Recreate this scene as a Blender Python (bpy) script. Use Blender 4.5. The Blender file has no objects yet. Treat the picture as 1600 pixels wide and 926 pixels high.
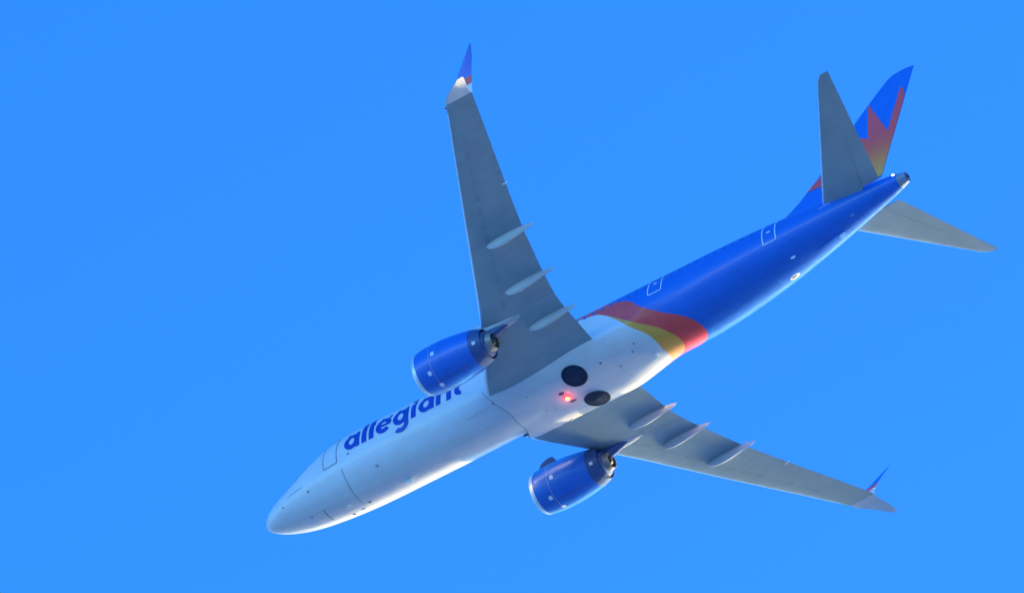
import bpy, bmesh, math, random
from mathutils import Vector, Matrix
random.seed(4)
R = math.radians
sc = bpy.context.scene
COL = sc.collection

# ------------------------------------------------------------------ camera
PW, PH = 1600.0, 926.0
FOC = 32.06679 * 441.73            # focal length in photograph pixels
DIST = 441.73                      # metres from the lens to the aircraft
cam_d = bpy.data.cameras.new("camera")
cam_d.sensor_width = 36.0
cam_d.lens = 36.0 * FOC / PW
cam_d.clip_start = 1.0
cam_d.clip_end = 60000.0
cam = bpy.data.objects.new("camera", cam_d)
COL.objects.link(cam)
sc.camera = cam
ELEV = R(44.21)                    # the photographer tilts the camera up by this
cam.location = (0, 0, 1.7)
cam.rotation_euler = (R(90) + ELEV, 0, 0)
# aircraft attitude seen from the camera (rows: image right, image down, away)
RC = Matrix(((-0.814501699867058, -0.5801566722002396, -0.002283991071955427),
             (0.4058866706636671, -0.5670163247180909, -0.7167625116318181),
             (0.414539493282892, -0.5847313256571193, 0.6973136204779246)))
ox, oy = 905.97 - PW / 2, 566.11 - PH / 2
d = Vector((ox, oy, FOC)).normalized()
RS = Vector((0, 0, 1)).rotation_difference(d).to_matrix()
Xv = Vector((1, 0, 0)); Fv = Vector((0, math.cos(ELEV), math.sin(ELEV))); Dv = Vector((0, math.sin(ELEV), -math.cos(ELEV)))
CW = Matrix((Xv, Dv, Fv)).transposed()
M3 = CW @ RS @ RC
centre = Vector((0, 0, 1.7)) + CW @ (d * (DIST * math.hypot(1, math.hypot(ox, oy) / FOC)))
origin = centre - M3 @ Vector((-19, 0, 0))
ROOT_M = Matrix.Translation(origin) @ M3.to_4x4()

# ------------------------------------------------------------------ sky and sun
SUN_EL = R(7.8)
SUN_AFT = R(16.0)                  # sun stands starboard of the aircraft, a little behind it
dl = Vector((-math.sin(SUN_AFT), -math.cos(SUN_AFT), 0))
dw = M3 @ dl; dw.z = 0; dw.normalize()
to_sun = Vector((dw.x * math.cos(SUN_EL), dw.y * math.cos(SUN_EL), math.sin(SUN_EL)))
world = bpy.data.worlds.new("World"); sc.world = world
world.use_nodes = True
wn = world.node_tree; wn.nodes.clear()
wo = wn.nodes.new("ShaderNodeOutputWorld"); wb = wn.nodes.new("ShaderNodeBackground")
sky = wn.nodes.new("ShaderNodeTexSky"); sky.sky_type = 'NISHITA'; sky.sun_disc = False
sky.sun_elevation = SUN_EL
sky.sun_rotation = math.atan2(to_sun.x, to_sun.y)
sky.altitude = 300; sky.air_density = 1.0; sky.dust_density = 0.5; sky.ozone_density = 2.0
tint = wn.nodes.new("ShaderNodeMix"); tint.data_type = 'RGBA'; tint.blend_type = 'MULTIPLY'
tint.inputs[0].default_value = 1.0
tint.inputs[7].default_value = (0.69, 1.11, 1.90, 1)      # the photograph's strong blue cast
hs = wn.nodes.new("ShaderNodeHueSaturation"); hs.inputs["Saturation"].default_value = 1.35
wn.links.new(sky.outputs[0], hs.inputs["Color"]); wn.links.new(hs.outputs[0], tint.inputs[6])
wn.links.new(tint.outputs[2], wb.inputs[0]); wb.inputs[1].default_value = 0.15
wn.links.new(wb.outputs[0], wo.inputs[0])
sl = bpy.data.lights.new("sun", 'SUN'); sl.energy = 5.0; sl.angle = R(0.5); sl.color = (1.0, 0.81, 0.40)
so = bpy.data.objects.new("sun", sl); COL.objects.link(so)
so.rotation_euler = to_sun.to_track_quat('Z', 'Y').to_euler(); so.location = (0, 0, 600)
sc.view_settings.view_transform = 'Standard'; sc.view_settings.look = 'None'
sc.view_settings.exposure = 1.27; sc.view_settings.gamma = 1.0
sc.render.engine = 'CYCLES'; sc.cycles.max_bounces = 6; sc.cycles.blur_glossy = 0.0

# ------------------------------------------------------------------ materials
def mat(name, col, rough=0.4, metal=0.0, coat=0.0, dirt=0.06, emit=None, es=0.0, spec=0.5):
    m = bpy.data.materials.new(name); m.use_nodes = True
    nt = m.node_tree; b = nt.nodes["Principled BSDF"]
    b.inputs["Base Color"].default_value = (*col, 1); b.inputs["Roughness"].default_value = rough
    b.inputs["Metallic"].default_value = metal; b.inputs["Coat Weight"].default_value = coat
    b.inputs["Coat Roughness"].default_value = 0.12; b.inputs["Specular IOR Level"].default_value = spec
    if dirt:
        c = nt.nodes.new("ShaderNodeRGB"); c.outputs[0].default_value = (*col, 1)
        wear(nt, b, c.outputs[0], dirt)
    if emit:
        b.inputs["Emission Color"].default_value = (*emit, 1); b.inputs["Emission Strength"].default_value = es
    return m

def wear(nt, b, colsock, dirt):
    """long streaks along the airflow and small blotches, on colour and gloss"""
    tc = nt.nodes.new("ShaderNodeTexCoord")
    mp = nt.nodes.new("ShaderNodeMapping"); mp.inputs["Scale"].default_value = (0.22, 2.4, 2.4)
    nz = nt.nodes.new("ShaderNodeTexNoise"); nz.inputs["Scale"].default_value = 1.3; nz.inputs["Detail"].default_value = 6
    n2 = nt.nodes.new("ShaderNodeTexNoise"); n2.inputs["Scale"].default_value = 1.1; n2.inputs["Detail"].default_value = 4
    nt.links.new(tc.outputs["Object"], mp.inputs[0]); nt.links.new(mp.outputs[0], nz.inputs["Vector"])
    nt.links.new(tc.outputs["Object"], n2.inputs["Vector"])
    ad = nt.nodes.new("ShaderNodeMath"); ad.operation = 'ADD'
    nt.links.new(nz.outputs["Fac"], ad.inputs[0]); nt.links.new(n2.outputs["Fac"], ad.inputs[1])
    mr = nt.nodes.new("ShaderNodeMapRange"); mr.inputs[1].default_value = 0.75; mr.inputs[2].default_value = 1.3
    mr.inputs[3].default_value = 1.0; mr.inputs[4].default_value = 1.0 - dirt * 2
    nt.links.new(ad.outputs[0], mr.inputs[0])
    mx = nt.nodes.new("ShaderNodeMix"); mx.data_type = 'RGBA'; mx.blend_type = 'MULTIPLY'; mx.inputs[0].default_value = 1
    nt.links.new(colsock, mx.inputs[6]); nt.links.new(mr.outputs[0], mx.inputs[7])
    nt.links.new(mx.outputs[2], b.inputs["Base Color"])

WHITE = (0.78, 0.77, 0.745); BLUE = (0.006, 0.15, 0.66); REDC = (0.98, 0.085, 0.075); YEL = (0.95, 0.42, 0.06)

def livery_mat():
    m = bpy.data.materials.new("livery_paint"); m.use_nodes = True
    nt = m.node_tree; b = nt.nodes["Principled BSDF"]; L = nt.links.new
    b.inputs["Roughness"].default_value = 0.5; b.inputs["Specular IOR Level"].default_value = 0.15
    b.inputs["Coat Weight"].default_value = 0.85; b.inputs["Coat Roughness"].default_value = 0.15
    tc = nt.nodes.new("ShaderNodeTexCoord"); sp = nt.nodes.new("ShaderNodeSeparateXYZ"); L(tc.outputs["Object"], sp.inputs[0])
    def mth(op, a, c=None):
        n = nt.nodes.new("ShaderNodeMath"); n.operation = op
        for i, v in enumerate((a, c)):
            if v is None: continue
            if isinstance(v, (int, float)): n.inputs[i].default_value = v
            else: L(v, n.inputs[i])
        return n.outputs[0]
    s = mth('MULTIPLY', sp.outputs[0], -1.0)
    ay = mth('DIVIDE', mth('ABSOLUTE', sp.outputs[1]), 1.88)
    az = mth('DIVIDE', sp.outputs[2], -2.0)
    th = mth('DIVIDE', mth('ARCTAN2', ay, az), math.pi)
    def curve(pts):
        n = nt.nodes.new("ShaderNodeFloatCurve"); c = n.mapping.curves[0]
        P = [(t / 180.0, (v - 15) / 15.0) for t, v in pts]
        c.points[0].location = P[0]; c.points[1].location = P[-1]
        for q in P[1:-1]: c.points.new(*q)
        n.mapping.update(); L(th, n.inputs["Value"])
        return mth('ADD', mth('MULTIPLY', n.outputs[0], 15.0), 15.0)
    WY = curve([(0, 23.92), (12, 23.93), (27, 23.84), (38, 23.65), (54, 23.15), (78, 22.36), (95, 21.72), (104, 21.2), (109, 20.7), (114, 20.2), (130, 19.3), (180, 18.5)])
    YR = curve([(0, 24.98), (8, 24.97), (22, 24.75), (38, 24.33), (53, 23.65), (71, 22.8), (90, 21.95), (104, 21.25), (109, 20.7), (114, 20.2), (130, 19.3), (180, 18.5)])
    RB = curve([(0, 26.32), (15, 26.25), (34, 25.85), (55, 24.88), (81, 23.76), (96, 23.3), (104, 22.9), (115, 22.2), (130, 21.6), (150, 21.2), (180, 21.0)])
    cur = None
    def over(prev, colr, bound):
        mx = nt.nodes.new("ShaderNodeMix"); mx.data_type = 'RGBA'
        mr = nt.nodes.new("ShaderNodeMapRange"); mr.inputs[1].default_value = -0.012; mr.inputs[2].default_value = 0.012
        L(mth('SUBTRACT', s, bound), mr.inputs[0]); L(mr.outputs[0], mx.inputs[0])
        if isinstance(prev, tuple): mx.inputs[6].default_value = (*prev, 1)
        else: L(prev, mx.inputs[6])
        mx.inputs[7].default_value = (*colr, 1)
        return mx.outputs[2]
    c1 = over(WHITE, YEL, WY); c2 = over(c1, REDC, YR); c3 = over(c2, BLUE, RB)
    wear(nt, b, c3, 0.05)
    return m

M = dict(
    livery=livery_mat(),
    white=mat("white_paint", WHITE, 0.34, coat=0.4, dirt=0.05),
    blue=mat("blue_paint", BLUE, 0.32, coat=0.6, dirt=0.05),
    grey=mat("grey_wing_paint", (0.33, 0.415, 0.43), 0.42, coat=0.15, dirt=0.07),
    lgrey=mat("light_grey_paint", (0.54, 0.57, 0.58), 0.4, coat=0.2, dirt=0.07),
    slat=mat("bare_slat_metal", (0.82, 0.84, 0.86), 0.28, metal=0.8, dirt=0.04),
    lip=mat("polished_lip_metal", (0.85, 0.85, 0.85), 0.33, metal=0.55, dirt=0.05),
    nozzle=mat("exhaust_metal", (0.36, 0.33, 0.31), 0.38, metal=0.8, dirt=0.12),
    hot=mat("hot_section_metal", (0.42, 0.34, 0.28), 0.42, metal=0.5, dirt=0.12),
    sleeve=mat("sleeve_and_shade_paint", (0.035, 0.09, 0.26), 0.45, coat=0.3, dirt=0.12),
    darkm=mat("dark_metal", (0.07, 0.07, 0.08), 0.5, metal=0.4, dirt=0.1),
    tyre=mat("tyre_rubber", (0.03, 0.045, 0.08), 0.9, dirt=0.1, spec=0.04),
    hub=mat("wheel_cap_paint", (0.036, 0.052, 0.10), 0.9, dirt=0.10, spec=0.04),
    seam=mat("seam_sealant", (0.10, 0.11, 0.13), 0.6, dirt=0.05),
    access=mat("access_panel_paint", (0.295, 0.375, 0.39), 0.5, dirt=0.08),
    softseam=mat("soft_seam", (0.42, 0.43, 0.45), 0.5, dirt=0.03),
    glass=mat("window_glass", (0.008, 0.11, 0.48), 0.2, dirt=0, spec=0.6),
    letter=mat("lettering_blue", (0.004, 0.045, 0.42), 0.4, coat=0.3, dirt=0.03),
    red=mat("red_paint", REDC, 0.34, coat=0.4, dirt=0.03),
    placard=mat("placard_white", (0.80, 0.82, 0.84), 0.5, dirt=0.02),
    beacon=mat("beacon_lens", (0.9, 0.05, 0.02), 0.2, dirt=0, emit=(1.0, 0.42, 0.05), es=4.0),
    beaconred=mat("beacon_glow_red", (0.9, 0.04, 0.04), 0.3, dirt=0, emit=(1.0, 0.05, 0.09), es=1.1),
    tcone=mat("tail_cone_paint", (0.26, 0.32, 0.44), 0.4, metal=0.1, dirt=0.1),
    lamp=mat("lit_lamp", (0.9, 0.9, 0.9), 0.2, dirt=0, emit=(1.0, 0.98, 0.95), es=3.0),
)
def emblem_mat():
    m = bpy.data.materials.new("emblem_print"); m.use_nodes = True; nt = m.node_tree; b = nt.nodes["Principled BSDF"]
    tc = nt.nodes.new("ShaderNodeTexCoord"); sp = nt.nodes.new("ShaderNodeSeparateXYZ"); nt.links.new(tc.outputs["Object"], sp.inputs[0])
    mr = nt.nodes.new("ShaderNodeMapRange"); mr.inputs[1].default_value = 0.0; mr.inputs[2].default_value = 3.0
    vd = nt.nodes.new("ShaderNodeVectorMath"); vd.operation = 'DISTANCE'; vd.inputs[1].default_value = (-36.9, 0, 2.4)
    nt.links.new(tc.outputs["Object"], vd.inputs[0]); nt.links.new(vd.outputs["Value"], mr.inputs[0])
    cr = nt.nodes.new("ShaderNodeValToRGB"); e = cr.color_ramp.elements
    e[0].position = 0.0; e[0].color = (0.95, 0.44, 0.03, 1); e[1].position = 1.0; e[1].color = (*REDC, 1)
    k = e.new(0.35); k.color = (0.95, 0.27, 0.03, 1); k = e.new(0.68); k.color = (0.92, 0.13, 0.04, 1)
    nt.links.new(mr.outputs[0], cr.inputs[0])
    b.inputs["Roughness"].default_value = 0.34; b.inputs["Coat Weight"].default_value = 0.4
    wear(nt, b, cr.outputs[0], 0.03)
    return m
M['emblem'] = emblem_mat()

# ------------------------------------------------------------------ helpers
def build(name, verts, faces, m, parent, smooth=True, label=None, kind=None, fixn=True):
    me = bpy.data.meshes.new(name); me.from_pydata([tuple(v) for v in verts], [], faces)
    bm = bmesh.new(); bm.from_mesh(me)
    bmesh.ops.remove_doubles(bm, verts=bm.verts, dist=1e-5)
    if fixn: bmesh.ops.recalc_face_normals(bm, faces=bm.faces)
    if smooth:
        for f in bm.faces: f.smooth = True
        for e in bm.edges:
            if len(e.link_faces) == 2 and e.calc_face_angle(0) > R(38): e.smooth = False
    bm.to_mesh(me); bm.free()
    me.materials.append(m)
    o = bpy.data.objects.new(name, me); COL.objects.link(o)
    if parent: o.parent = parent
    if label: o["label"] = label
    if kind: o["kind"] = kind
    return o

class MB:
    def __init__(s): s.v = []; s.f = []
    def loft(s, rings, closed=True, caps=(True, True)):
        n = len(rings[0]); b = len(s.v)
        for r in rings: s.v += [tuple(p) for p in r]
        for i in range(len(rings) - 1):
            for j in range(n if closed else n - 1):
                a = b + i * n + j; c = b + i * n + (j + 1) % n
                s.f.append((a, c, c + n, a + n))
        if caps[0]: s.f.append(tuple(b + j for j in range(n))[::-1])
        if caps[1]: s.f.append(tuple(b + (len(rings) - 1) * n + j for j in range(n)))
        return s
    def done(s, name, m, parent, **k): return build(name, s.v, s.f, m, parent, **k)

def pchip(x, xs, ys):
    n = len(xs); h = [xs[i+1]-xs[i] for i in range(n-1)]; dd = [(ys[i+1]-ys[i])/h[i] for i in range(n-1)]
    m = [0.0]*n
    for i in range(1, n-1):
        if dd[i-1]*dd[i] > 0:
            w1 = 2*h[i]+h[i-1]; w2 = h[i]+2*h[i-1]; m[i] = (w1+w2)/(w1/dd[i-1]+w2/dd[i])
    m[0] = dd[0]; m[-1] = dd[-1]
    i = 0
    while i < n-2 and x > xs[i+1]: i += 1
    t = (x-xs[i])/h[i]
    return (2*t**3-3*t*t+1)*ys[i]+(t**3-2*t*t+t)*h[i]*m[i]+(-2*t**3+3*t*t)*ys[i+1]+(t**3-t*t)*h[i]*m[i+1]
def lin(x, T, k=1):
    if x <= T[0][0]: return T[0][k]
    for a, b in zip(T, T[1:]):
        if x <= b[0]: return a[k] + (b[k]-a[k])*(x-a[0])/(b[0]-a[0])
    return T[-1][k]
def sstep(a, b, x):
    t = min(1, max(0, (x-a)/(b-a))); return t*t*(3-2*t)

# ------------------------------------------------------------------ unseen ground under the flight path, added to bounce light
def ground():
    m = bpy.data.materials.new("bounce_land"); m.use_nodes = True; nt = m.node_tree; b = nt.nodes["Principled BSDF"]
    tc = nt.nodes.new("ShaderNodeTexCoord"); nz = nt.nodes.new("ShaderNodeTexNoise"); nz.inputs["Scale"].default_value = 0.004; nz.inputs["Detail"].default_value = 8
    cr = nt.nodes.new("ShaderNodeValToRGB"); e = cr.color_ramp.elements
    e[0].position = 0.35; e[0].color = (0.34, 0.39, 0.37, 1); e[1].position = 0.65; e[1].color = (0.48, 0.52, 0.49, 1)
    nt.links.new(tc.outputs["Object"], nz.inputs["Vector"]); nt.links.new(nz.outputs["Fac"], cr.inputs[0]); nt.links.new(cr.outputs[0], b.inputs["Base Color"])
    b.inputs["Roughness"].default_value = 0.28; b.inputs["Metallic"].default_value = 0.7  # invented part-metal gloss, throws sun glitter up at the aircraft's undersides
    vs = [(0, 0, 0)]; fs = []
    for k, r in enumerate((800, 3000, 9000, 25000)):
        for j in range(48): vs.append((r*math.cos(j*math.pi/24), r*math.sin(j*math.pi/24), 0))
    for j in range(48):
        fs.append((0, 1+j, 1+(j+1) % 48))
        for k in range(3):
            a = 1+k*48+j; c = 1+k*48+(j+1) % 48; fs.append((a, a+48, c+48, c))
    o = build("ground", vs, fs, m, None, smooth=False, kind='structure')
ground()

# ------------------------------------------------------------------ aircraft (local frame: nose at 0, x forward, y port, z up)
root = bpy.data.objects.new("airliner", None); COL.objects.link(root)
root.matrix_world = ROOT_M
root["label"] = "white and blue twin engine passenger jet flying overhead in a clear blue sky"
root["category"] = "airplane"

FS = [(0,0,-.66,-.68),(.05,.17,-.5,-.85),(.15,.32,-.35,-.97),(.35,.50,-.19,-1.11),(.7,.74,.0,-1.27),(1.1,.94,.14,-1.40),(1.6,1.13,.32,-1.54),(2.2,1.31,.60,-1.69),(2.9,1.48,1.00,-1.82),(3.8,1.65,1.48,-1.94),(4.8,1.78,1.82,-2.02),(6,1.86,1.99,-2.08),(7.2,1.88,2.0,-2.10),(12.5,1.88,2.0,-2.09),(16,1.88,2.0,-1.94),(19,1.88,2.0,-1.86),(24.0,1.88,2.0,-1.86),(26,1.86,2.0,-1.80),(27.5,1.82,2.0,-1.60),(29,1.73,2.0,-1.33),(30.5,1.60,2.0,-1.02),(32,1.41,1.99,-.66),(33.5,1.19,1.97,-.27),(35,.94,1.94,.17),(36.5,.68,1.90,.62),(37.6,.46,1.84,.97),(38.25,.27,1.74,1.24),(38.5,.17,1.66,1.36)]
FX = [list(c) for c in zip(*FS)]
def sec(s): return [pchip(s, FX[0], FX[k]) for k in (1, 2, 3)]
def surf(s, ph, off=0.0):
    """point on the fuselage skin: station s aft of the nose, angle ph (0 port, 90 up, -90 belly)"""
    w, t, b = sec(s); r = R(ph); zc = (t+b)/2; h = (t-b)/2
    ny, nz = math.cos(r)*h, math.sin(r)*w; n = math.hypot(ny, nz) or 1
    return (-s, w*math.cos(r)+off*ny/n, zc+h*math.sin(r)+off*nz/n)
def frange(a, b, n): return [a+(b-a)*i/(n-1) for i in range(n)]

TAIL_S = 37.85
stn = [0.0, .02, .05, .1, .16, .25, .35, .5, .7, .9, 1.1, 1.35, 1.6, 1.9, 2.2, 2.55, 2.9, 3.3, 3.8, 4.3, 4.8, 5.4, 6, 6.6, 7.2] + frange(8, 24.5, 44) + frange(24.9, TAIL_S, 40)
mb = MB()
mb.loft([[surf(s, a) for a in frange(0, 360, 97)[:-1]] for s in stn])
fus = mb.done("fuselage", M['livery'], root)

# tail cone with its exhaust
mb = MB(); mb.loft([[surf(s, a, -0.003) for a in frange(0, 360, 49)[:-1]] for s in frange(TAIL_S+0.01, 38.3, 8)], caps=(True, False))
w_, t_, b_ = sec(38.3); zc_ = (t_+b_)/2
tc_ = mb.done("tail_cone", M['tcone'], root)
mb = MB()
def ring(s, y, z, ry, rz, n=24): return [(-s, y+ry*math.cos(2*math.pi*j/n), z+rz*math.sin(2*math.pi*j/n)) for j in range(n)]
mb.loft([ring(38.2, 0, zc_, .17, .17), ring(38.33, 0, zc_, .17, .17), ring(38.33, 0, zc_, .14, .14), ring(38.2, 0, zc_, .12, .12)], caps=(False, True))
mb.done("exhaust_pipe", M['sleeve'], tc_)

# ---- wing to body fairing (belly bulge)
def fair_pt(s, ph, off=0.0):
    w, t, b = sec(s); r = R(ph)
    fx, fy, fz = surf(s, ph, 0)
    k = sstep(13.7, 15.4, s) * (1 - sstep(20.6, 24.5, s))
    W, Hh, n = 2.26, 1.92, 2.9
    c, sn = math.cos(r), -math.sin(r)
    q = (abs(c)/W)**n + (abs(sn)/Hh)**n
    rad = q**(-1/n)
    gy, gz = rad*c, -rad*sn
    dep = -ph if ph > -90 else 180+ph
    kk = sstep(14, 34, dep)
    tail = 1 - sstep(22.8, 24.9, s)
    base = surf(s, ph, 0.040*sstep(8, 14, dep)*tail-0.03+0.012*(1-tail))
    e = k*kk
    y = base[1] + (gy-base[1])*e; z = base[2]+(gz-base[2])*e
    # push out so the shell never dips under the skin where it shows
    n2 = math.hypot(y/1.88, z/max(1.0, abs(b)))
    lim = 1.0 + 0.008*sstep(14, 26, dep)
    if e > 0.0 and n2 < lim and s < 22.8: y *= lim/n2; z *= lim/n2
    L = math.hypot(y, z); return (-s, y*(1+off/L), z*(1+off/L))
mb = MB()
angs = frange(-8, -172, 75)
def edge_s(a):
    dep = -a if a > -90 else 180+a
    return 14.32 + .95*sstep(10, 75, dep)
mb.loft([[fair_pt(edge_s(a)+(24.95-edge_s(a))*t, a) for a in angs] for t in frange(0, 1, 64)], closed=False, caps=(False, False))
rim = [[surf(edge_s(a), a, -0.05) for a in angs], [fair_pt(edge_s(a), a) for a in angs]]
mb.loft(rim, closed=False, caps=(False, False))
fair = mb.done("belly_fairing", M['livery'], root)

def strip(fn, pts, width, m, name, parent, off=0.004, sub=10, label=None):
    """thin raised strip following (s, angle) points over a skin function"""
    P = []
    for (a, b) in zip(pts, pts[1:]):
        for i in range(sub): P.append((a[0]+(b[0]-a[0])*i/sub, a[1]+(b[1]-a[1])*i/sub))
    P.append(pts[-1])
    vs, fs = [], []
    for i, (s, a) in enumerate(P):
        q0 = P[max(0, i-1)]; q1 = P[min(len(P)-1, i+1)]
        ds = q1[0]-q0[0]; da = (q1[1]-q0[1])*math.pi/180*1.94
        L = math.hypot(ds, da) or 1; ns, na = -da/L*width/2, ds/L*width/2
        vs.append(fn(s+ns, a+na*180/math.pi/1.94, off)); vs.append(fn(s-ns, a-na*180/math.pi/1.94, off))
        if i: k = 2*i; fs.append((k-2, k-1, k+1, k))
    o = build(name, vs, fs, m, parent, smooth=False, label=label, fixn=False)
    return o

def frame(s0, s1, a0, a1, width, m, name, parent, fn=surf, label=None):
    """rounded rectangular outline on the skin"""
    c = .07; ca = c*180/math.pi/1.94
    pts = [(s0+c, a0), (s1-c, a0), (s1-c*.3, a0+ca*.3), (s1, a0+ca), (s1, a1-ca), (s1-c*.3, a1-ca*.3), (s1-c, a1), (s0+c, a1), (s0+c*.3, a1-ca*.3), (s0, a1-ca), (s0, a0+ca), (s0+c*.3, a0+ca*.3), (s0+c, a0)]
    return strip(fn, pts, width, m, name, parent, sub=5, label=label)

def panel(s0, s1, a0, a1, m, name, parent, off=0.003, n=6):
    vs, fs = [], []
    for i in range(n+1):
        for j in range(n+1): vs.append(surf(s0+(s1-s0)*i/n, a0+(a1-a0)*j/n, off))
    for i in range(n):
        for j in range(n): a = i*(n+1)+j; fs.append((a, a+1, a+n+2, a+n+1))
    return build(name, vs, fs, m, parent, smooth=True, fixn=False)

# ---- doors
for side in (1, -1):
    P = (lambda a, sd=side: a if sd > 0 else 180-a)
    for (s0, s1, lo, hi, mm, nm) in ((4.72, 5.58, -17, 37, 'seam', 'passenger_door'), (24.36, 25.14, -3, 36, 'placard', 'emergency_exit'), (30.86, 31.55, -22, 40, 'placard', 'passenger_door')):
        a0, a1 = P(lo), P(hi)
        d_ = panel(s0, s1, min(a0, a1), max(a0, a1), M['livery'], nm, root)
        frame(s0, s1, min(a0, a1), max(a0, a1), .055 if mm == 'placard' else .035, M[mm], 'door_outline', d_, fn=lambda s, a, o: surf(s, a, o+.008))
        if mm == 'placard':
            sm = (s0+s1)/2; am = P(lo+(24 if s0 > 28 else 20))
            strip(surf, [(sm-.10, am), (sm+.10, am)], .12, M['placard'], 'door_window', d_, off=.014, sub=2)

# ---- cabin windows
def oval(fn, s, a, rs, ra, off, n=14):
    return [fn(s+rs*math.cos(2*math.pi*j/n), a+(ra*math.sin(2*math.pi*j/n))*180/math.pi/1.94, off) for j in range(n)]
k = 0
for side in (1, -1):
    s = 6.35
    while s < 30.4:
        if not (24.2 < s < 25.3):
            vs = oval(surf, s, 20.0 if side > 0 else 160.0, .10, .15, .004)
            vs.append(surf(s, 20.0 if side > 0 else 160.0, .006)); build("cabin_window", vs, [(j, (j+1) % 14, 14) for j in range(14)], M['glass'], root, smooth=True, fixn=False)
        s += .508
# cockpit side windows
for side in (1, -1):
    P = (lambda a, sd=side: a if sd > 0 else 180-a)
    for (s0, s1, lo, hi) in ((1.75, 2.30, 28, 58), (2.38, 2.95, 24, 48), (3.02, 3.42, 24, 42)):
        panel(s0, s1, min(P(lo), P(hi)), max(P(lo), P(hi)), M['glass'], 'cockpit_window', root, off=.006)
    panel(1.5, 2.2, min(P(60), P(88)), max(P(60), P(88)), M['glass'], 'cockpit_window', root, off=.006)

# ---- lettering on both sides: allegiant
S = .30
def rect(x0, y0, x1, y1, n=10, m=3): return [[(x0+(x1-x0)*i/m, y0+(y1-y0)*j/n) for j in range(n+1)] for i in range(m+1)]
def arc(cx, cy, ro, rx, a0, a1, t=S, n=26, ky=1.0):
    """ring piece; ro outer radii (x), ry = ro*ky"""
    rows = []
    for f in (0, .5, 1):
        r_x = ro - t*f; r_y = rx - t*f*1.0
        rows.append([(cx+r_x*math.cos(R(a0+(a1-a0)*i/n)), cy+r_y*math.sin(R(a0+(a1-a0)*i/n))) for i in range(n+1)])
    return rows
XH = 1.06
G = {
 'a': (1.0, [arc(.47, .53, .47, .55, 0, 360), rect(.68, 0, .97, 1.04)]),
 'l': (.36, [rect(.0, 0, .31, 1.62)]),
 'e': (1.0, [arc(.49, .53, .49, .55, 0, 318), rect(.22, .42, .93, .62, 4, 8)]),
 'g': (1.0, [arc(.47, .53, .47, .55, 0, 360), rect(.68, -.02, .97, 1.04), arc(.47, -.04, .50, .46, -140, 0, .28)]),
 'i': (.36, [rect(.0, 0, .31, 1.04), rect(0, 1.24, .31, 1.52, 4)]),
 'n': (.96, [rect(0, 0, .30, 1.04), arc(.47, .56, .48, .50, 0, 180), rect(.65, 0, .95, .58)]),
 't': (.60, [rect(.12, .30, .42, 1.40), arc(.50, .38, .38, .40, 180, 280, .28), rect(.0, .80, .60, 1.04, 4, 6)]),
}
LET = [('a', 6.08), ('l', 7.16), ('l', 7.60), ('e', 8.02), ('g', 9.07), ('i', 10.17), ('a', 10.62), ('n', 11.68), ('t', 12.68)]
for side in (1, -1):
    for ch, s0 in LET:
        vs, fs = [], []
        for li, piece in enumerate(G[ch][1]):
            b0 = len(vs); nc = len(piece[0])
            for row in piece:
                for (u, v) in row:
                    ph = -7.5 + v*.90*180/math.pi/1.94
                    if side > 0: vs.append(surf(s0+u*.98, ph, (.012+.0006*li)))
                    else: vs.append(surf(19.4-(s0+u*.98), 180-ph, (.012+.0006*li)))
            for i in range(len(piece)-1):
                for j in range(nc-1):
                    a = b0+i*nc+j; fs.append((a, a+1, a+nc+1, a+nc))
        build("letter", vs, fs, M['letter'], root, smooth=False, fixn=False)

# ---- seams, nose gear doors and small fittings
strip(surf, [(5.76, -30), (5.8, -92)], .03, M['seam'], "skin_seam", root, sub=20)
strip(surf, [(5.8, -92), (5.8, -150)], .02, M['softseam'], "skin_seam", root, sub=20)
strip(surf, [(2.3, -13), (3.25, -17.5)], .035, M['seam'], "skin_seam", root, sub=8)
gd = panel(2.25, 5.1, -105, -75, M['white'], "nose_gear_door", root, off=.006, n=10)
strip(lambda s, a, o: surf(s, a, o+.006), [(3.82, -75), (3.82, -105)], .05, M['seam'], "door_gap", gd, sub=10)
strip(lambda s, a, o: surf(s, a, o+.006), [(2.25, -75), (2.25, -105)], .01, M['softseam'], "door_gap", gd, sub=10)
for a_ in (-75, -105): strip(lambda s, a, o: surf(s, a, o+.006), [(2.25, a_), (5.1, a_)], .008, M['softseam'], "door_gap", gd, sub=10)
def blob(name, s, a, rs, ra, m, fn=surf, hgt=.03, n=14, parent=None, label=None):
    mb = MB(); mb.loft([oval(fn, s, a, rs, ra, -.01, n), oval(fn, s, a, rs, ra, hgt*.4, n), oval(fn, s, a, rs*.8, ra*.8, hgt*.85, n), oval(fn, s, a, rs*.4, ra*.4, hgt, n)])
    return mb.done(name, m, parent or root, label=label)
blob("static_port", 1.74, -27.5, .055, .055, M['seam'])
blob("static_port", 3.52, -33, .055, .055, M['seam'])
blob("static_port", 6.3, -12.5, .05, .05, M['seam'])
blob("drain_port", 7.66, -49, .10, .08, M['softseam'])
blob("drain_port", 3.0, -78, .10, .08, M['softseam'])
blob("vent_port", 6.15, -98, .09, .06, M['seam'])
blob("vent_port", 5.55, -108, .12, .05, M['softseam'])
blob("vent_port", 4.9, -112, .10, .05, M['seam'])
def blade(name, s, a, L, h, m, t=.03, sweep=.12, parent=None):
    """small blade aerial standing on the skin"""
    mb = MB(); rings = []
    for f in (0, .5, 1):
        l = L*(1-.45*f); s0 = s+sweep*f; pts = []
        for j in range(12):
            an = 2*math.pi*j/12
            pts.append(surf(s0+l/2*math.cos(an), a+t*math.sin(an)*180/math.pi/1.94, -.02+(h+.02)*f))
        rings.append(pts)
    mb.loft(rings); return mb.done(name, m, parent or root)
blade("blade_aerial", 8.67, -92, .38, .24, M['white'])
blade("blade_aerial", 5.05, -86, .22, .14, M['white'])
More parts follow.
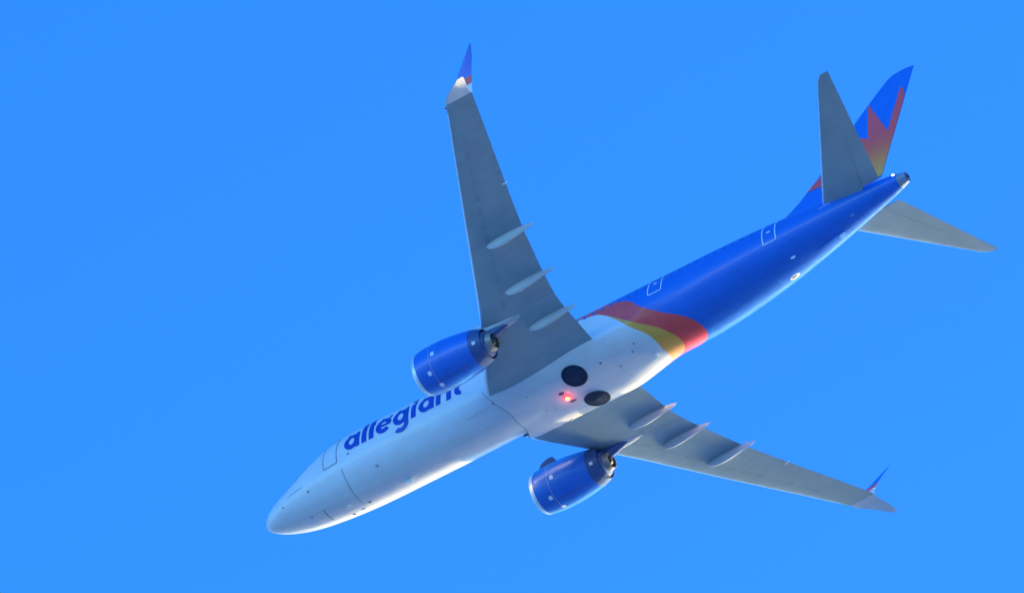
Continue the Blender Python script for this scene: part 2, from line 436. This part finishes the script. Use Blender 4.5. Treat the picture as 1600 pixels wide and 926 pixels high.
blade("drain_mast", 31.88, -70.5, .30, .2, M['placard'])
blob("outflow_valve", 31.3, -113, .27, .24, M['placard'], hgt=.02, n=20)
strip(surf, [(31.15, -113), (31.42, -113)], .15, M['seam'], "valve_opening", root, off=.03, sub=3)
# tail skid
mb = MB()
mb.loft([[surf(s, -90+da, o) for (da, o) in ((-6*k2, -.02), (-4*k2, .16*k2), (4*k2, .16*k2), (6*k2, -.02))] for s, k2 in ((33.2, .15), (33.6, .45), (34.0, .5), (34.2, .3))])
mb.done("tail_skid", M['blue'], root)
blade("drain_mast", 34.35, -96, .34, .26, M['placard'])
blob("vent_port", 35.3, -66, .10, .05, M['softseam'])

# ---- belly: wheels stowed in their wells, beacon light, vents
def disc_frame(s, y, z, tilt):
    n = Vector((0, math.sin(R(tilt))*(1 if y > 0 else -1), -math.cos(R(tilt))))
    u = Vector((1, 0, 0)); v = n.cross(u)
    c = Vector((-s, y, z)); return c, u, v, n
def lathe_disc(c, u, v, n, prof, name, m, parent, seg=48):
    mb = MB(); mb.loft([[c+n*h+(u*math.cos(2*math.pi*j/seg)+v*math.sin(2*math.pi*j/seg))*r for j in range(seg)] for r, h in prof], caps=(False, True))
    return mb.done(name, m, parent)
def fairing_z(s, y):
    best = None
    for i in range(200):
        p = fair_pt(s, -45-90*i/199)
        if best is None or abs(p[1]-y) < abs(best[1]-y): best = p
    return best[2]
for y in (.96, -.96):
    z = fairing_z(19.36, y)
    c, u, v, n = disc_frame(19.36, y, z+.005, 11)
    well = lathe_disc(c, u, v, n, [(.68, -.06), (.68, .010), (.655, .012), (.645, -.05)], "wheel_well", M['lgrey'], root)
    wh = lathe_disc(c, u, v, n, [(.65, -.05), (.645, .008), (.62, .02), (.50, .03), (.47, .03)], "main_wheel", M['tyre'], root)
    lathe_disc(c, u, v, n, [(.47, .028), (.46, .034), (.30, .044), (.10, .05), (.09, .055), (.02, .058)], "hub_cap", M['hub'], wh)
zb = fairing_z(18.15, 0)
c, u, v, n = disc_frame(18.26, 0, zb, 0)
bl = lathe_disc(c, u, v, n, [(.15, -.02), (.15, .02), (.12, .03)], "beacon_light", M['seam'], root, 24)
lathe_disc(c, u, v, n, [(.20, .0), (.20, .04), (.17, .08), (.12, .10)], "beacon_glow", M['beaconred'], bl, 24)  # oversized glowing disc, added as the red halo around the lens
lathe_disc(c, u, v, n, [(.10, .08), (.10, .13), (.07, .17), (.02, .19)], "beacon_lens", M['beacon'], bl, 24)
pl = bpy.data.lights.new("beacon_lamp", 'POINT'); pl.energy = 3.0; pl.color = (1, .02, .01); pl.shadow_soft_size = .1
po = bpy.data.objects.new("beacon_lamp", pl); COL.objects.link(po); po.parent = bl; po.location = (-18.26, 0, zb-.27)
for (s, a, rs, ra, mm) in ((18.15, -79.5, .17, .09, 'seam'), (18.35, -101, .20, .07, 'seam'), (20.9, -63, .06, .06, 'seam'), (21.6, -83, .05, .05, 'seam'), (22.6, -70, .05, .05, 'seam'),
                           (16.6, -60, .05, .05, 'softseam'), (16.9, -96, .06, .05, 'softseam'), (17.3, -103, .05, .05, 'softseam'), (22.9, -60, .04, .04, 'seam')):
    blob("vent_port", s, a, rs, ra, M[mm], fn=fair_pt, hgt=.02, n=10)
strip(fair_pt, [(edge_s(a)+.02, a) for a in frange(-24, -156, 40)], .026, M['seam'], "fairing_gap", fair, off=.004, sub=1)
blob("air_inlet", 15.0, -121, .16, .10, M['seam'], fn=fair_pt, hgt=.03)
blade("blade_aerial", 23.4, -92, .24, .30, M['white'])
strip(surf, [(13.1, -48), (14.5, -48)], .025, M['softseam'], "skin_seam", root, sub=10)
strip(fair_pt, [(21.6, -40), (21.6, -140)], .010, M['softseam'], "panel_gap", fair, off=.003, sub=40)
strip(fair_pt, [(16.1, -120), (21.6, -120)], .016, M['softseam'], "panel_gap", fair, off=.003, sub=40)
blob("landing_lamp", 17.3, -137, .14, .05, M['placard'], fn=fair_pt, hgt=.05)

# ------------------------------------------------------------------ wings
LE = [(0, 13.9), (1.9, 14.72), (2.6, 15.12), (4.2, 16.20), (5.5, 17.02), (7, 17.86), (17.05, 23.34)]
TE = [(0, 21.15), (4, 21.15), (5.0, 21.2), (5.8, 21.34), (7, 21.62), (9, 22.15), (11, 22.8), (17.05, 24.84)]
ZC = [(0, -1.42), (1.9, -1.2), (4, -.93), (5.5, -.72), (7, -.48), (9, -.17), (11, .13), (13, .46), (15, .80), (17.05, 1.12)]
TC = [(0, .115), (2, .115), (5, .115), (9, .108), (17.05, .095)]
def af(t, up, tc):
    """airfoil ordinate at chord fraction t"""
    th = 5*tc*(.2969*math.sqrt(max(t, 0))-.126*t-.3516*t*t+.2843*t**3-.1030*t**4)
    cam = .018*math.sin(math.pi*t)**1*(1-.3*t)
    lowc = .012*sstep(.55, .95, t)*(1-t)*6
    return (cam+th*1.02) if up else (cam-th*.98+lowc*.5)
def wing_ring(y, f0, f1, sd, n=14, T=(LE, TE, ZC, TC), eps=0.0):
    le, te, zc, tc = lin(y, T[0]), lin(y, T[1]), lin(y, T[2]), lin(y, T[3])
    c = te-le
    fr = [f0+(f1-f0)*(1-math.cos(math.pi*i/n))/2 for i in range(n+1)] if f0 > 0 else [f1*(i/n)**2 for i in range(n+1)]
    up = [(-(le+f*c), sd*y, zc+c*af(f, True, tc)) for f in fr]
    lo = [(-(le+f*c), sd*y, zc+c*af(f, False, tc)) for f in fr]
    return up+lo[::-1]
def wing_piece(y0, y1, f0, f1, sd, name, m, parent, ny=14, T=(LE, TE, ZC, TC), fend=None):
    ys = sorted(set([y0, y1]+[q[0] for q in LE+TE+ZC if y0 < q[0] < y1]+frange(y0, y1, ny)))
    mb = MB(); rings = []
    for y in ys:
        ff0, ff1 = f0, f1
        if fend:
            t = (y-y0)/(y1-y0); ff0 = f0+(fend[0]-f0)*t; ff1 = f1+(fend[1]-f1)*t
        rings.append(wing_ring(y, ff0, ff1, sd, T=T))
    mb.loft(rings)
    return mb.done(name, m, parent)
def canoe(y, s0, s1, zn, zt, hw, dep, sd, parent):
    """flap track fairing hanging under the wing"""
    mb = MB(); rings = []
    N = 22
    for i in range(N+1):
        t = i/N; s = s0+(s1-s0)*t
        prof = (math.sin(math.pi*min(1, (t*.93+.005))**.62))**.75 if t < 1 else .02
        prof = max(prof, .05)
        le, te, zc, tc = lin(y, LE), lin(y, TE), lin(y, ZC), lin(y, TC)
        f = min(1, (s-le)/(te-le))
        zw = zc+(te-le)*af(f, False, tc) if f < 1 else zc
        top = zw+.06 if s < te else zw+.06-(s-te)*.12
        d_ = dep*prof; w = hw*prof
        if s > te: top = min(top, zw+.06)
        pts = []
        for j in range(16):
            an = 2*math.pi*j/16
            yy = w*math.cos(an)
            zz = (-d_ if math.sin(an) < 0 else .05*prof)*abs(math.sin(an))
            pts.append((-s, sd*(y+yy), top-.06+zz-.0*t))
        rings.append(pts)
    mb.loft(rings); return mb.done("flap_fairing", M['lgrey'], parent)

def loft_sections(secs, sd, name, m, parent, n=12, sub=8, toe=0.0):
    """winglet skins: list of (y, z, le, te, thickness, normal angle)"""
    mb = MB(); rings = []
    T = list(range(len(secs)))
    cols = list(zip(*secs))
    N = (len(secs)-1)*sub
    for i in range(N+1):
        x = i/sub
        y, z, le, te, th, an = [pchip(x, T, c) for c in cols]
        c = te-le
        ny, nz = -math.sin(R(an)), math.cos(R(an))
        fr = [(k/n)**1.5 for k in range(n+1)]
        tt = toe*min(1, i/sub)*(1-.9*i/N)
        up = [(-(le+f*c), sd*(y+ny*c*th*tp(f)+tt*(.5-f)), z+nz*c*th*tp(f)) for f in fr]
        lo = [(-(le+f*c), sd*(y-ny*c*th*tp(f)+tt*(.5-f)), z-nz*c*th*tp(f)) for f in fr]
        rings.append(up+lo[::-1][1:-1])
    mb.loft(rings); return mb.done(name, m, parent)
def tp(t): return 5*.5*(.2969*math.sqrt(t)-.126*t-.3516*t*t+.2843*t**3-.1015*t**4)*2

def winglet_mat():
    m = bpy.data.materials.new("winglet_paint"); m.use_nodes = True; nt = m.node_tree; b = nt.nodes["Principled BSDF"]; L = nt.links.new
    b.inputs["Roughness"].default_value = .34; b.inputs["Coat Weight"].default_value = .4
    tc = nt.nodes.new("ShaderNodeTexCoord"); sp = nt.nodes.new("ShaderNodeSeparateXYZ"); L(tc.outputs["Object"], sp.inputs[0])
    def mth(op, a, c):
        n = nt.nodes.new("ShaderNodeMath"); n.operation = op
        for i, v in enumerate((a, c)):
            if isinstance(v, (int, float)): n.inputs[i].default_value = v
            else: L(v, n.inputs[i])
        return n.outputs[0]
    # white foot, red flash rising to the rear, blue blade
    wv = mth('ADD', sp.outputs[2], mth('MULTIPLY', mth('ADD', sp.outputs[0], 25.0), .18))
    st = lambda th: mth('GREATER_THAN', wv, th)
    m1 = nt.nodes.new("ShaderNodeMix"); m1.data_type = 'RGBA'; m1.inputs[6].default_value = (*WHITE, 1); m1.inputs[7].default_value = (*REDC, 1); L(st(1.68), m1.inputs[0])
    m2 = nt.nodes.new("ShaderNodeMix"); m2.data_type = 'RGBA'; m2.inputs[7].default_value = (*BLUE, 1); L(m1.outputs[2], m2.inputs[6]); L(st(2.05), m2.inputs[0])
    wear(nt, b, m2.outputs[2], .03)
    return m
M['winglet'] = winglet_mat()

for sd in (1, -1):
    wing = wing_piece(.2, 17.05, .035, .737, sd, "wing", M['grey'], root, 20)
    wing_piece(2.25, 4.75, 0, .034, sd, "leading_edge_slat", M['slat'], wing, 5)
    wing_piece(.2, 2.24, 0, .034, sd, "wing_root_edge", M['lip'], wing, 3)
    for (a, b) in ((4.76, 8.05), (8.07, 11.35), (11.37, 14.65), (14.67, 16.6)):
        wing_piece(a, b, 0, .034, sd, "leading_edge_slat", M['slat'], wing, 4)
    wing_piece(16.62, 17.05, 0, .034, sd, "wing_tip_edge", M['grey'], wing, 2)
    wing_piece(.2, 4.55, .738, 1, sd, "flap", M['grey'], wing, 5)
    wing_piece(4.565, 5.35, .738, 1, sd, "flap", M['grey'], wing, 3)
    wing_piece(5.365, 11.75, .738, 1, sd, "flap", M['grey'], wing, 8)
    wing_piece(11.765, 15.75, .738, 1, sd, "aileron", M['grey'], wing, 5)
    wing_piece(15.765, 17.05, .738, 1, sd, "wing_tip_trailing_edge", M['grey'], wing, 3)
    for (y, s0, s1) in ((9.3, 20.15, 22.95), (6.6, 19.3, 22.15), (4.22, 19.0, 21.8)):
        canoe(y, s0, s1, 0, 0, .155, .45, sd, wing)
    # small hinge fairing by the aileron, drain
    mb = MB(); zt = lin(11.9, ZC)
    mb.loft([ring(22.9, sd*11.9, zt-.06, .02, .02, 10), ring(23.0, sd*11.9, zt-.07, .035, .045, 10), ring(23.15, sd*11.9, zt-.02, .03, .03, 10), ring(23.22, sd*11.9, zt, .01, .01, 10)])
    mb.done("hinge_fairing", M['white'], wing)
    def low(y, f, off=.004):
        le, te, zc, tc = lin(y, LE), lin(y, TE), lin(y, ZC), lin(y, TC)
        return (-(le+f*(te-le)), sd*y, zc+(te-le)*af(f, False, tc)-off)
    yy = 6.0
    while yy < 15.6:
        c_ = lin(yy, TE)-lin(yy, LE)
        pts = [low(yy+.27*math.cos(2*math.pi*j/16), .36+.15/c_*math.sin(2*math.pi*j/16)) for j in range(16)]+[low(yy, .36, .006)]
        build("access_panel", pts, [(j, (j+1) % 16, 16) for j in range(16)], M['access'], wing, fixn=False)
        yy += .74
    # winglet: curved foot, tall upper blade, short lower blade
    wl = loft_sections([(17.052, 1.13, 23.33, 24.84, .05, 8), (17.10, 1.22, 23.46, 24.84, .046, 40), (17.14, 1.42, 23.62, 24.85, .042, 66), (17.23, 1.82, 23.98, 24.92, .036, 68), (17.44, 2.43, 24.47, 25.07, .034, 68), (17.64, 2.97, 24.87, 25.24, .032, 68), (17.84, 3.47, 25.27, 25.33, .03, 68)], sd, "winglet", M['winglet'], wing, toe=.30)
    loft_sections([(17.053, 1.10, 23.34, 24.78, .045, -2), (17.35, 1.08, 23.55, 24.84, .045, -8), (17.72, 1.02, 24.02, 25.0, .045, -16), (18.08, .90, 24.55, 25.16, .04, -24), (18.38, .76, 24.97, 25.28, .035, -27)], sd, "lower_blade", M['grey'] if False else M['white'], wl)
    zt = lin(16.9, ZC)
    mb = MB(); mb.loft([ring(23.12, sd*16.85, zt+.03, .02, .02, 10), ring(23.2, sd*16.85, zt+.03, .07, .05, 10), ring(23.4, sd*16.85, zt+.03, .09, .06, 10)])
    mb.done("navigation_light", mat("navigation_lens", (.6, .02, .05) if sd > 0 else (.02, .3, .2), .15, dirt=0), wing)

# ------------------------------------------------------------------ engines
EY, EZ, E0 = 5.06, -1.70, 13.15
COWL = [(0.24, 1.125), (.34, 1.145), (.5, 1.17), (.8, 1.195), (1.2, 1.205), (1.7, 1.195), (2.2, 1.16), (2.6, 1.11), (3.05, 1.04), (3.3, .99)]
def eng_pt(s, r, an, sd, dz=0, flat=True):
    z = EZ + dz - .012*(s-1.5)*0
    kz = 1.0
    return (-(E0+s), sd*(EY+r*math.cos(an)), z+r*math.sin(an)*kz)
def erings(prof, sd, n=64): return [[eng_pt(s, r, 2*math.pi*j/n, sd) for j in range(n)] for s, r in prof]
for sd in (1, -1):
    E0 = 13.15 + .12*sd
    mb = MB()
    mb.loft(erings([(s, r) for s, r in COWL]+[(3.3, .95), (2.0, .95), (1.0, .92), (.5, .90), (.24, .91)], sd), caps=(False, False))
    mb.f += [(64*14+j, 64*14+(j+1) % 64, (j+1) % 64, j) for j in range(64)]
    eng = mb.done("engine", M['blue'], root)
    mb = MB(); mb.loft(erings([(.238, .91), (.10, .93), (.03, .95), (-.01, .985), (-.02, 1.01), (0.0, 1.035), (.04, 1.06), (.12, 1.092), (.238, 1.124)], sd), caps=(False, False))
    mb.f += [(64*8+j, 64*8+(j+1) % 64, (j+1) % 64, j) for j in range(64)]
    mb.done("inlet_lip", M['lip'], eng)
    # fan blades behind the inlet
    mb = MB()
    mb.loft(erings([(.30, .02), (.45, .12), (.75, .22), (.8, .22)], sd, 24)); mb.done("spinner", M['darkm'], eng)
    vs, fs = [], []
    for kf in range(18):
        a0 = 2*math.pi*kf/18
        b0 = len(vs)
        for r in (.2, .55, .9):
            for (ds, da) in ((0, 0), (.16, .22)):
                vs.append(eng_pt(.62+ds, r, a0+da*(.6+.4*r), sd))
        fs += [(b0, b0+1, b0+3, b0+2), (b0+2, b0+3, b0+5, b0+4)]
    build("fan_blades", vs, fs, M['darkm'], eng, smooth=False, kind="stuff", fixn=False)
    mb = MB(); mb.loft(erings([(.95, .93), (.96, .10)], sd, 32)); mb.done("fan_back", M['darkm'], eng)
    # fan nozzle with saw-tooth chevrons
    n = 108; mb = MB(); rings = []
    for (f, r) in ((0, .988), (.5, .91), (1.0, .80)):
        row = []
        for j in range(n):
            ph = (j % 6)/6; tooth = abs(ph-.5)*2
            s_ = 3.305+f*(.56+.025*tooth*f)
            row.append(eng_pt(s_, r-.02*tooth*f, 2*math.pi*j/n, sd))
        rings.append(row)
    inner = [[eng_pt(3.305+.0*j, .94, 2*math.pi*j/n, sd) for j in range(n)]]
    mb.loft(rings+[[(p[0], sd*EY+(p[1]-sd*EY)*.97, EZ+(p[2]-EZ)*.97) for p in rings[-1]]]+inner, caps=(False, False))
    mb.done("fan_nozzle", M['sleeve'], eng)
    mb = MB(); mb.loft(erings([(2.9, .72), (3.75, .72), (3.95, .62), (4.02, .47)], sd, 48), caps=(True, False)); mb.done("core_cowl", M['sleeve'], eng)  # cowl widened in dark blue that stands in for shading inside the nozzle
    rings = []; n = 72
    for (f, r) in ((0, .495), (.5, .46), (1, .41)):
        rings.append([eng_pt(3.98+f*(.30+.01*abs((j % 6)/6-.5)*2), r, 2*math.pi*j/n, sd) for j in range(n)])
    mb = MB(); mb.loft(rings+[[(p[0], sd*EY+(p[1]-sd*EY)*.94, EZ+(p[2]-EZ)*.94) for p in rings[-1]]], caps=(False, False)); mb.done("core_nozzle", M['hot'], eng)
    mb = MB(); mb.loft(erings([(3.9, .24), (4.15, .22), (4.27, .14), (4.32, .05)], sd, 32)); mb.loft(erings([(4.12, .42), (4.13, .20)], sd, 32)); mb.done("exhaust_plug", M['darkm'], eng)
    # cowl seams and placards
    def estrip(pts, w, m, nm, off=.004):
        vs, fs = [], []
        for i, (s_, a_) in enumerate(pts):
            q0 = pts[max(0, i-1)]; q1 = pts[min(len(pts)-1, i+1)]
            ds, da = q1[0]-q0[0], (q1[1]-q0[1])*1.2; L_ = math.hypot(ds, da); ns, na = -da/L_*w/2, ds/L_*w/2/1.2
            for g in (1, -1):
                s2 = s_+g*ns; vs.append(eng_pt(s2, lin(s2, COWL)+off, a_+g*na, sd))
            if i: k_ = 2*i; fs.append((k_-2, k_-1, k_+1, k_))
        build(nm, vs, fs, m, eng, smooth=False, fixn=False)
    estrip([(1.15, R(a_)) for a_ in frange(-178, 178, 60)], .025, M['softseam'], "cowl_seam")
    estrip([(1.75, R(a_)) for a_ in frange(-178, 178, 60)], .012, M['letter'], "cowl_seam")
    estrip([(s_, R(-78 if sd > 0 else -102)) for s_ in frange(1.2, 2.9, 12)], .03, M['seam'], "cowl_seam")
    for (s_, ad) in (((1.38, -9), (.95, -51), (1.15, -90)) if sd > 0 else ((1.42, -159), (.95, -114), (1.18, -75))):
        a_ = R(ad)
        estrip([(s_-.10, a_), (s_+.10, a_)], .22, M['placard'], "cowl_placard", off=.006)
    # inboard strake
    a_ = R(142)
    rings = []
    for (s_, h_) in ((.6, .02), (.8, .17), (1.2, .26), (1.5, .25), (1.6, .03)):
        rr = lin(s_, COWL)
        rings.append([eng_pt(s_, rr-.03, a_-.012, sd), eng_pt(s_, rr+h_, a_-.006, sd), eng_pt(s_, rr+h_, a_+.006, sd), eng_pt(s_, rr-.03, a_+.012, sd)])
    mb = MB(); mb.loft(rings); mb.done("nacelle_strake", M['sleeve'], eng)
    # pylon from the nacelle crown to the wing underside
    rings = []
    for (s_, zt, zb_, hw) in ((14.9, -.62, -.75, .05), (15.4, -.50, -.95, .15), (16.1, -.46, -1.1, .22), (16.9, -.50, -1.2, .30), (17.6, -.66, -1.22, .30), (18.4, -.80, -1.18, .25), (19.2, -.82, -1.06, .17), (19.8, -.80, -.98, .10), (20.2, -.80, -.88, .02)):
        pts = []
        for j in range(16):
            an = 2*math.pi*j/16; cx = math.copysign(abs(math.cos(an))**.6, math.cos(an)); cz = math.copysign(abs(math.sin(an))**.8, math.sin(an))
            pts.append((-s_, sd*(EY+hw*cx), (zt+zb_)/2+(zt-zb_)/2*cz+.15))
        rings.append(pts)
    mb = MB(); mb.loft(rings); mb.done("pylon", M['lgrey'], eng)
    rings = []
    for (s_, zt, zb_, hw) in ((16.2, -.95, -1.35, .20), (16.7, -.92, -1.58, .28), (17.2, -.88, -1.52, .27), (17.7, -.82, -1.30, .22), (18.2, -.78, -1.08, .14), (18.6, -.76, -.92, .05)):
        rings.append([(-s_, sd*(EY-.03+hw*math.cos(2*math.pi*j/16)), (zt+zb_)/2+(zt-zb_)/2*math.sin(2*math.pi*j/16)) for j in range(16)])
    mb = MB(); mb.loft(rings); mb.done("pylon_heat_shield", M['sleeve'], eng)  # heat shield whose dark blue also stands in for shadow under the pylon
    a_ = R(-28 if sd > 0 else -150)
    build("sleeve_placard", [eng_pt(s2, r2+.012, a2, sd) for s2, r2, a2 in ((3.50, .94, a_-.09), (3.68, .905, a_-.09), (3.68, .905, a_+.09), (3.50, .94, a_+.09))], [(0, 1, 2, 3)], M['placard'], eng, smooth=False, fixn=False)

# ------------------------------------------------------------------ tail
SLE = [(.2, 33.53), (7.1, 37.94), (7.34, 38.26)]; STE = [(.2, 37.08), (7.34, 38.68)]; SZ = [(.2, 1.16), (7.34, 2.39)]; STC = [(.2, .10), (7.2, .09)]
TT = (SLE, STE, SZ, STC)
for sd in (1, -1):
    st = wing_piece(.2, 7.32, .035, .70, sd, "stabilizer", M['grey'], root, 10, T=TT)
    wing_piece(.2, 7.28, 0, .033, sd, "leading_edge_strip", M['slat'], st, 8, T=TT)
    wing_piece(.9, 6.9, .705, 1, sd, "elevator", M['grey'], st, 8, T=TT)
    wing_piece(6.91, 7.32, .705, 1, sd, "stabilizer_tip", M['grey'], st, 3, T=TT)
FLE = [(1.6, 27.4), (1.95, 27.6), (2.12, 28.8), (2.35, 30.1), (2.72, 31.2), (3.2, 31.95), (4.2, 33.08), (6.87, 35.46), (8.09, 36.70), (8.55, 37.20), (8.72, 37.42), (8.80, 37.62), (8.85, 37.95)]
FTE = [(1.6, 36.6), (2.5, 36.86), (8.85, 38.93)]
def fin_half(s, z):
    le, te = lin(z, FLE), lin(z, FTE); c = te-le; f = min(1, max(0, (s-le)/c))
    mx = min(.26, .055*c)
    return mx*tp(f)*2*(1 if f < 1 else 0)
def fin_piece(f0, f1, z0, z1, name, m, parent, n=16):
    zs = sorted(set([z0, z1]+[q[0] for q in FLE if z0 < q[0] < z1]+frange(z0, z1, 12)))
    rings = []
    for z in zs:
        le, te = lin(z, FLE), lin(z, FTE); c = te-le
        fr = [f0+(f1-f0)*(i/n)**(1.8 if f0 == 0 else 1) for i in range(n+1)]
        a = [(-(le+f*c), fin_half(le+f*c, z), z) for f in fr]; b = [(-(le+f*c), -fin_half(le+f*c, z)-.0005, z) for f in fr]
        rings.append(a+b[::-1])
    mb = MB(); mb.loft(rings); return mb.done(name, m, parent)
fin = fin_piece(0, .70, 1.6, 8.85, "tail_fin", M['blue'], root)
fin_piece(.703, 1, 2.35, 8.83, "rudder", M['blue'], fin)
# sunburst print on both faces: polygons in (station, height), cut into a fine sheet that follows the fin
POLY = [(36.60, 2.45), (36.22, 3.0), (34.9, 3.1), (32.55, 3.60), (33.05, 4.15), (33.3, 4.05), (34.6, 5.2), (35.66, 5.54), (36.23, 5.15), (36.28, 7.57), (37.3, 5.19), (38.12, 7.75), (38.30, 7.45), (38.33, 6.9), (36.86, 2.48)]
def inpoly(x, y, P):
    c = False; j = len(P)-1
    for i in range(len(P)):
        if (P[i][1] > y) != (P[j][1] > y) and x < (P[j][0]-P[i][0])*(y-P[i][1])/(P[j][1]-P[i][1])+P[i][0]: c = not c
        j = i
    return c
def emblem(sd):
    bm = bmesh.new()
    vs = [bm.verts.new((p[0], p[1], 0)) for p in POLY]
    f = bm.faces.new(vs); bmesh.ops.triangulate(bm, faces=[f])
    for x in frange(32.6, 38.3, 24): bmesh.ops.bisect_plane(bm, geom=bm.verts[:]+bm.edges[:]+bm.faces[:], plane_co=(x, 0, 0), plane_no=(1, 0, 0))
    for z in frange(2.6, 7.6, 14): bmesh.ops.bisect_plane(bm, geom=bm.verts[:]+bm.edges[:]+bm.faces[:], plane_co=(0, z, 0), plane_no=(0, 1, 0))
    for v in bm.verts:
        s, z = v.co.x, v.co.y
        le, te = lin(z, FLE), lin(z, FTE); s = min(max(s, le+.005), te-.01)
        v.co = (-s, sd*(fin_half(s, z)+.012), z)
    me = bpy.data.meshes.new("sunburst_emblem"); bm.to_mesh(me); bm.free(); me.materials.append(M['emblem'])
    o = bpy.data.objects.new("sunburst_emblem", me); COL.objects.link(o); o.parent = fin
for sd in (1, -1): emblem(sd)
# tail light, stabilizer root plates
mb = MB(); mb.loft([ring(37.66, .37, 1.60, .03, .03, 12), ring(37.70, .40, 1.60, .055, .05, 12), ring(37.78, .39, 1.60, .03, .03, 12)])
mb.done("tail_light", M['lamp'], root)
for sd in (1, -1):
    strip(surf, [((33.9), 2 if sd > 0 else 178), ((34.5), 10 if sd > 0 else 170)], .05, M['placard'], "seal_plate", root, sub=4)
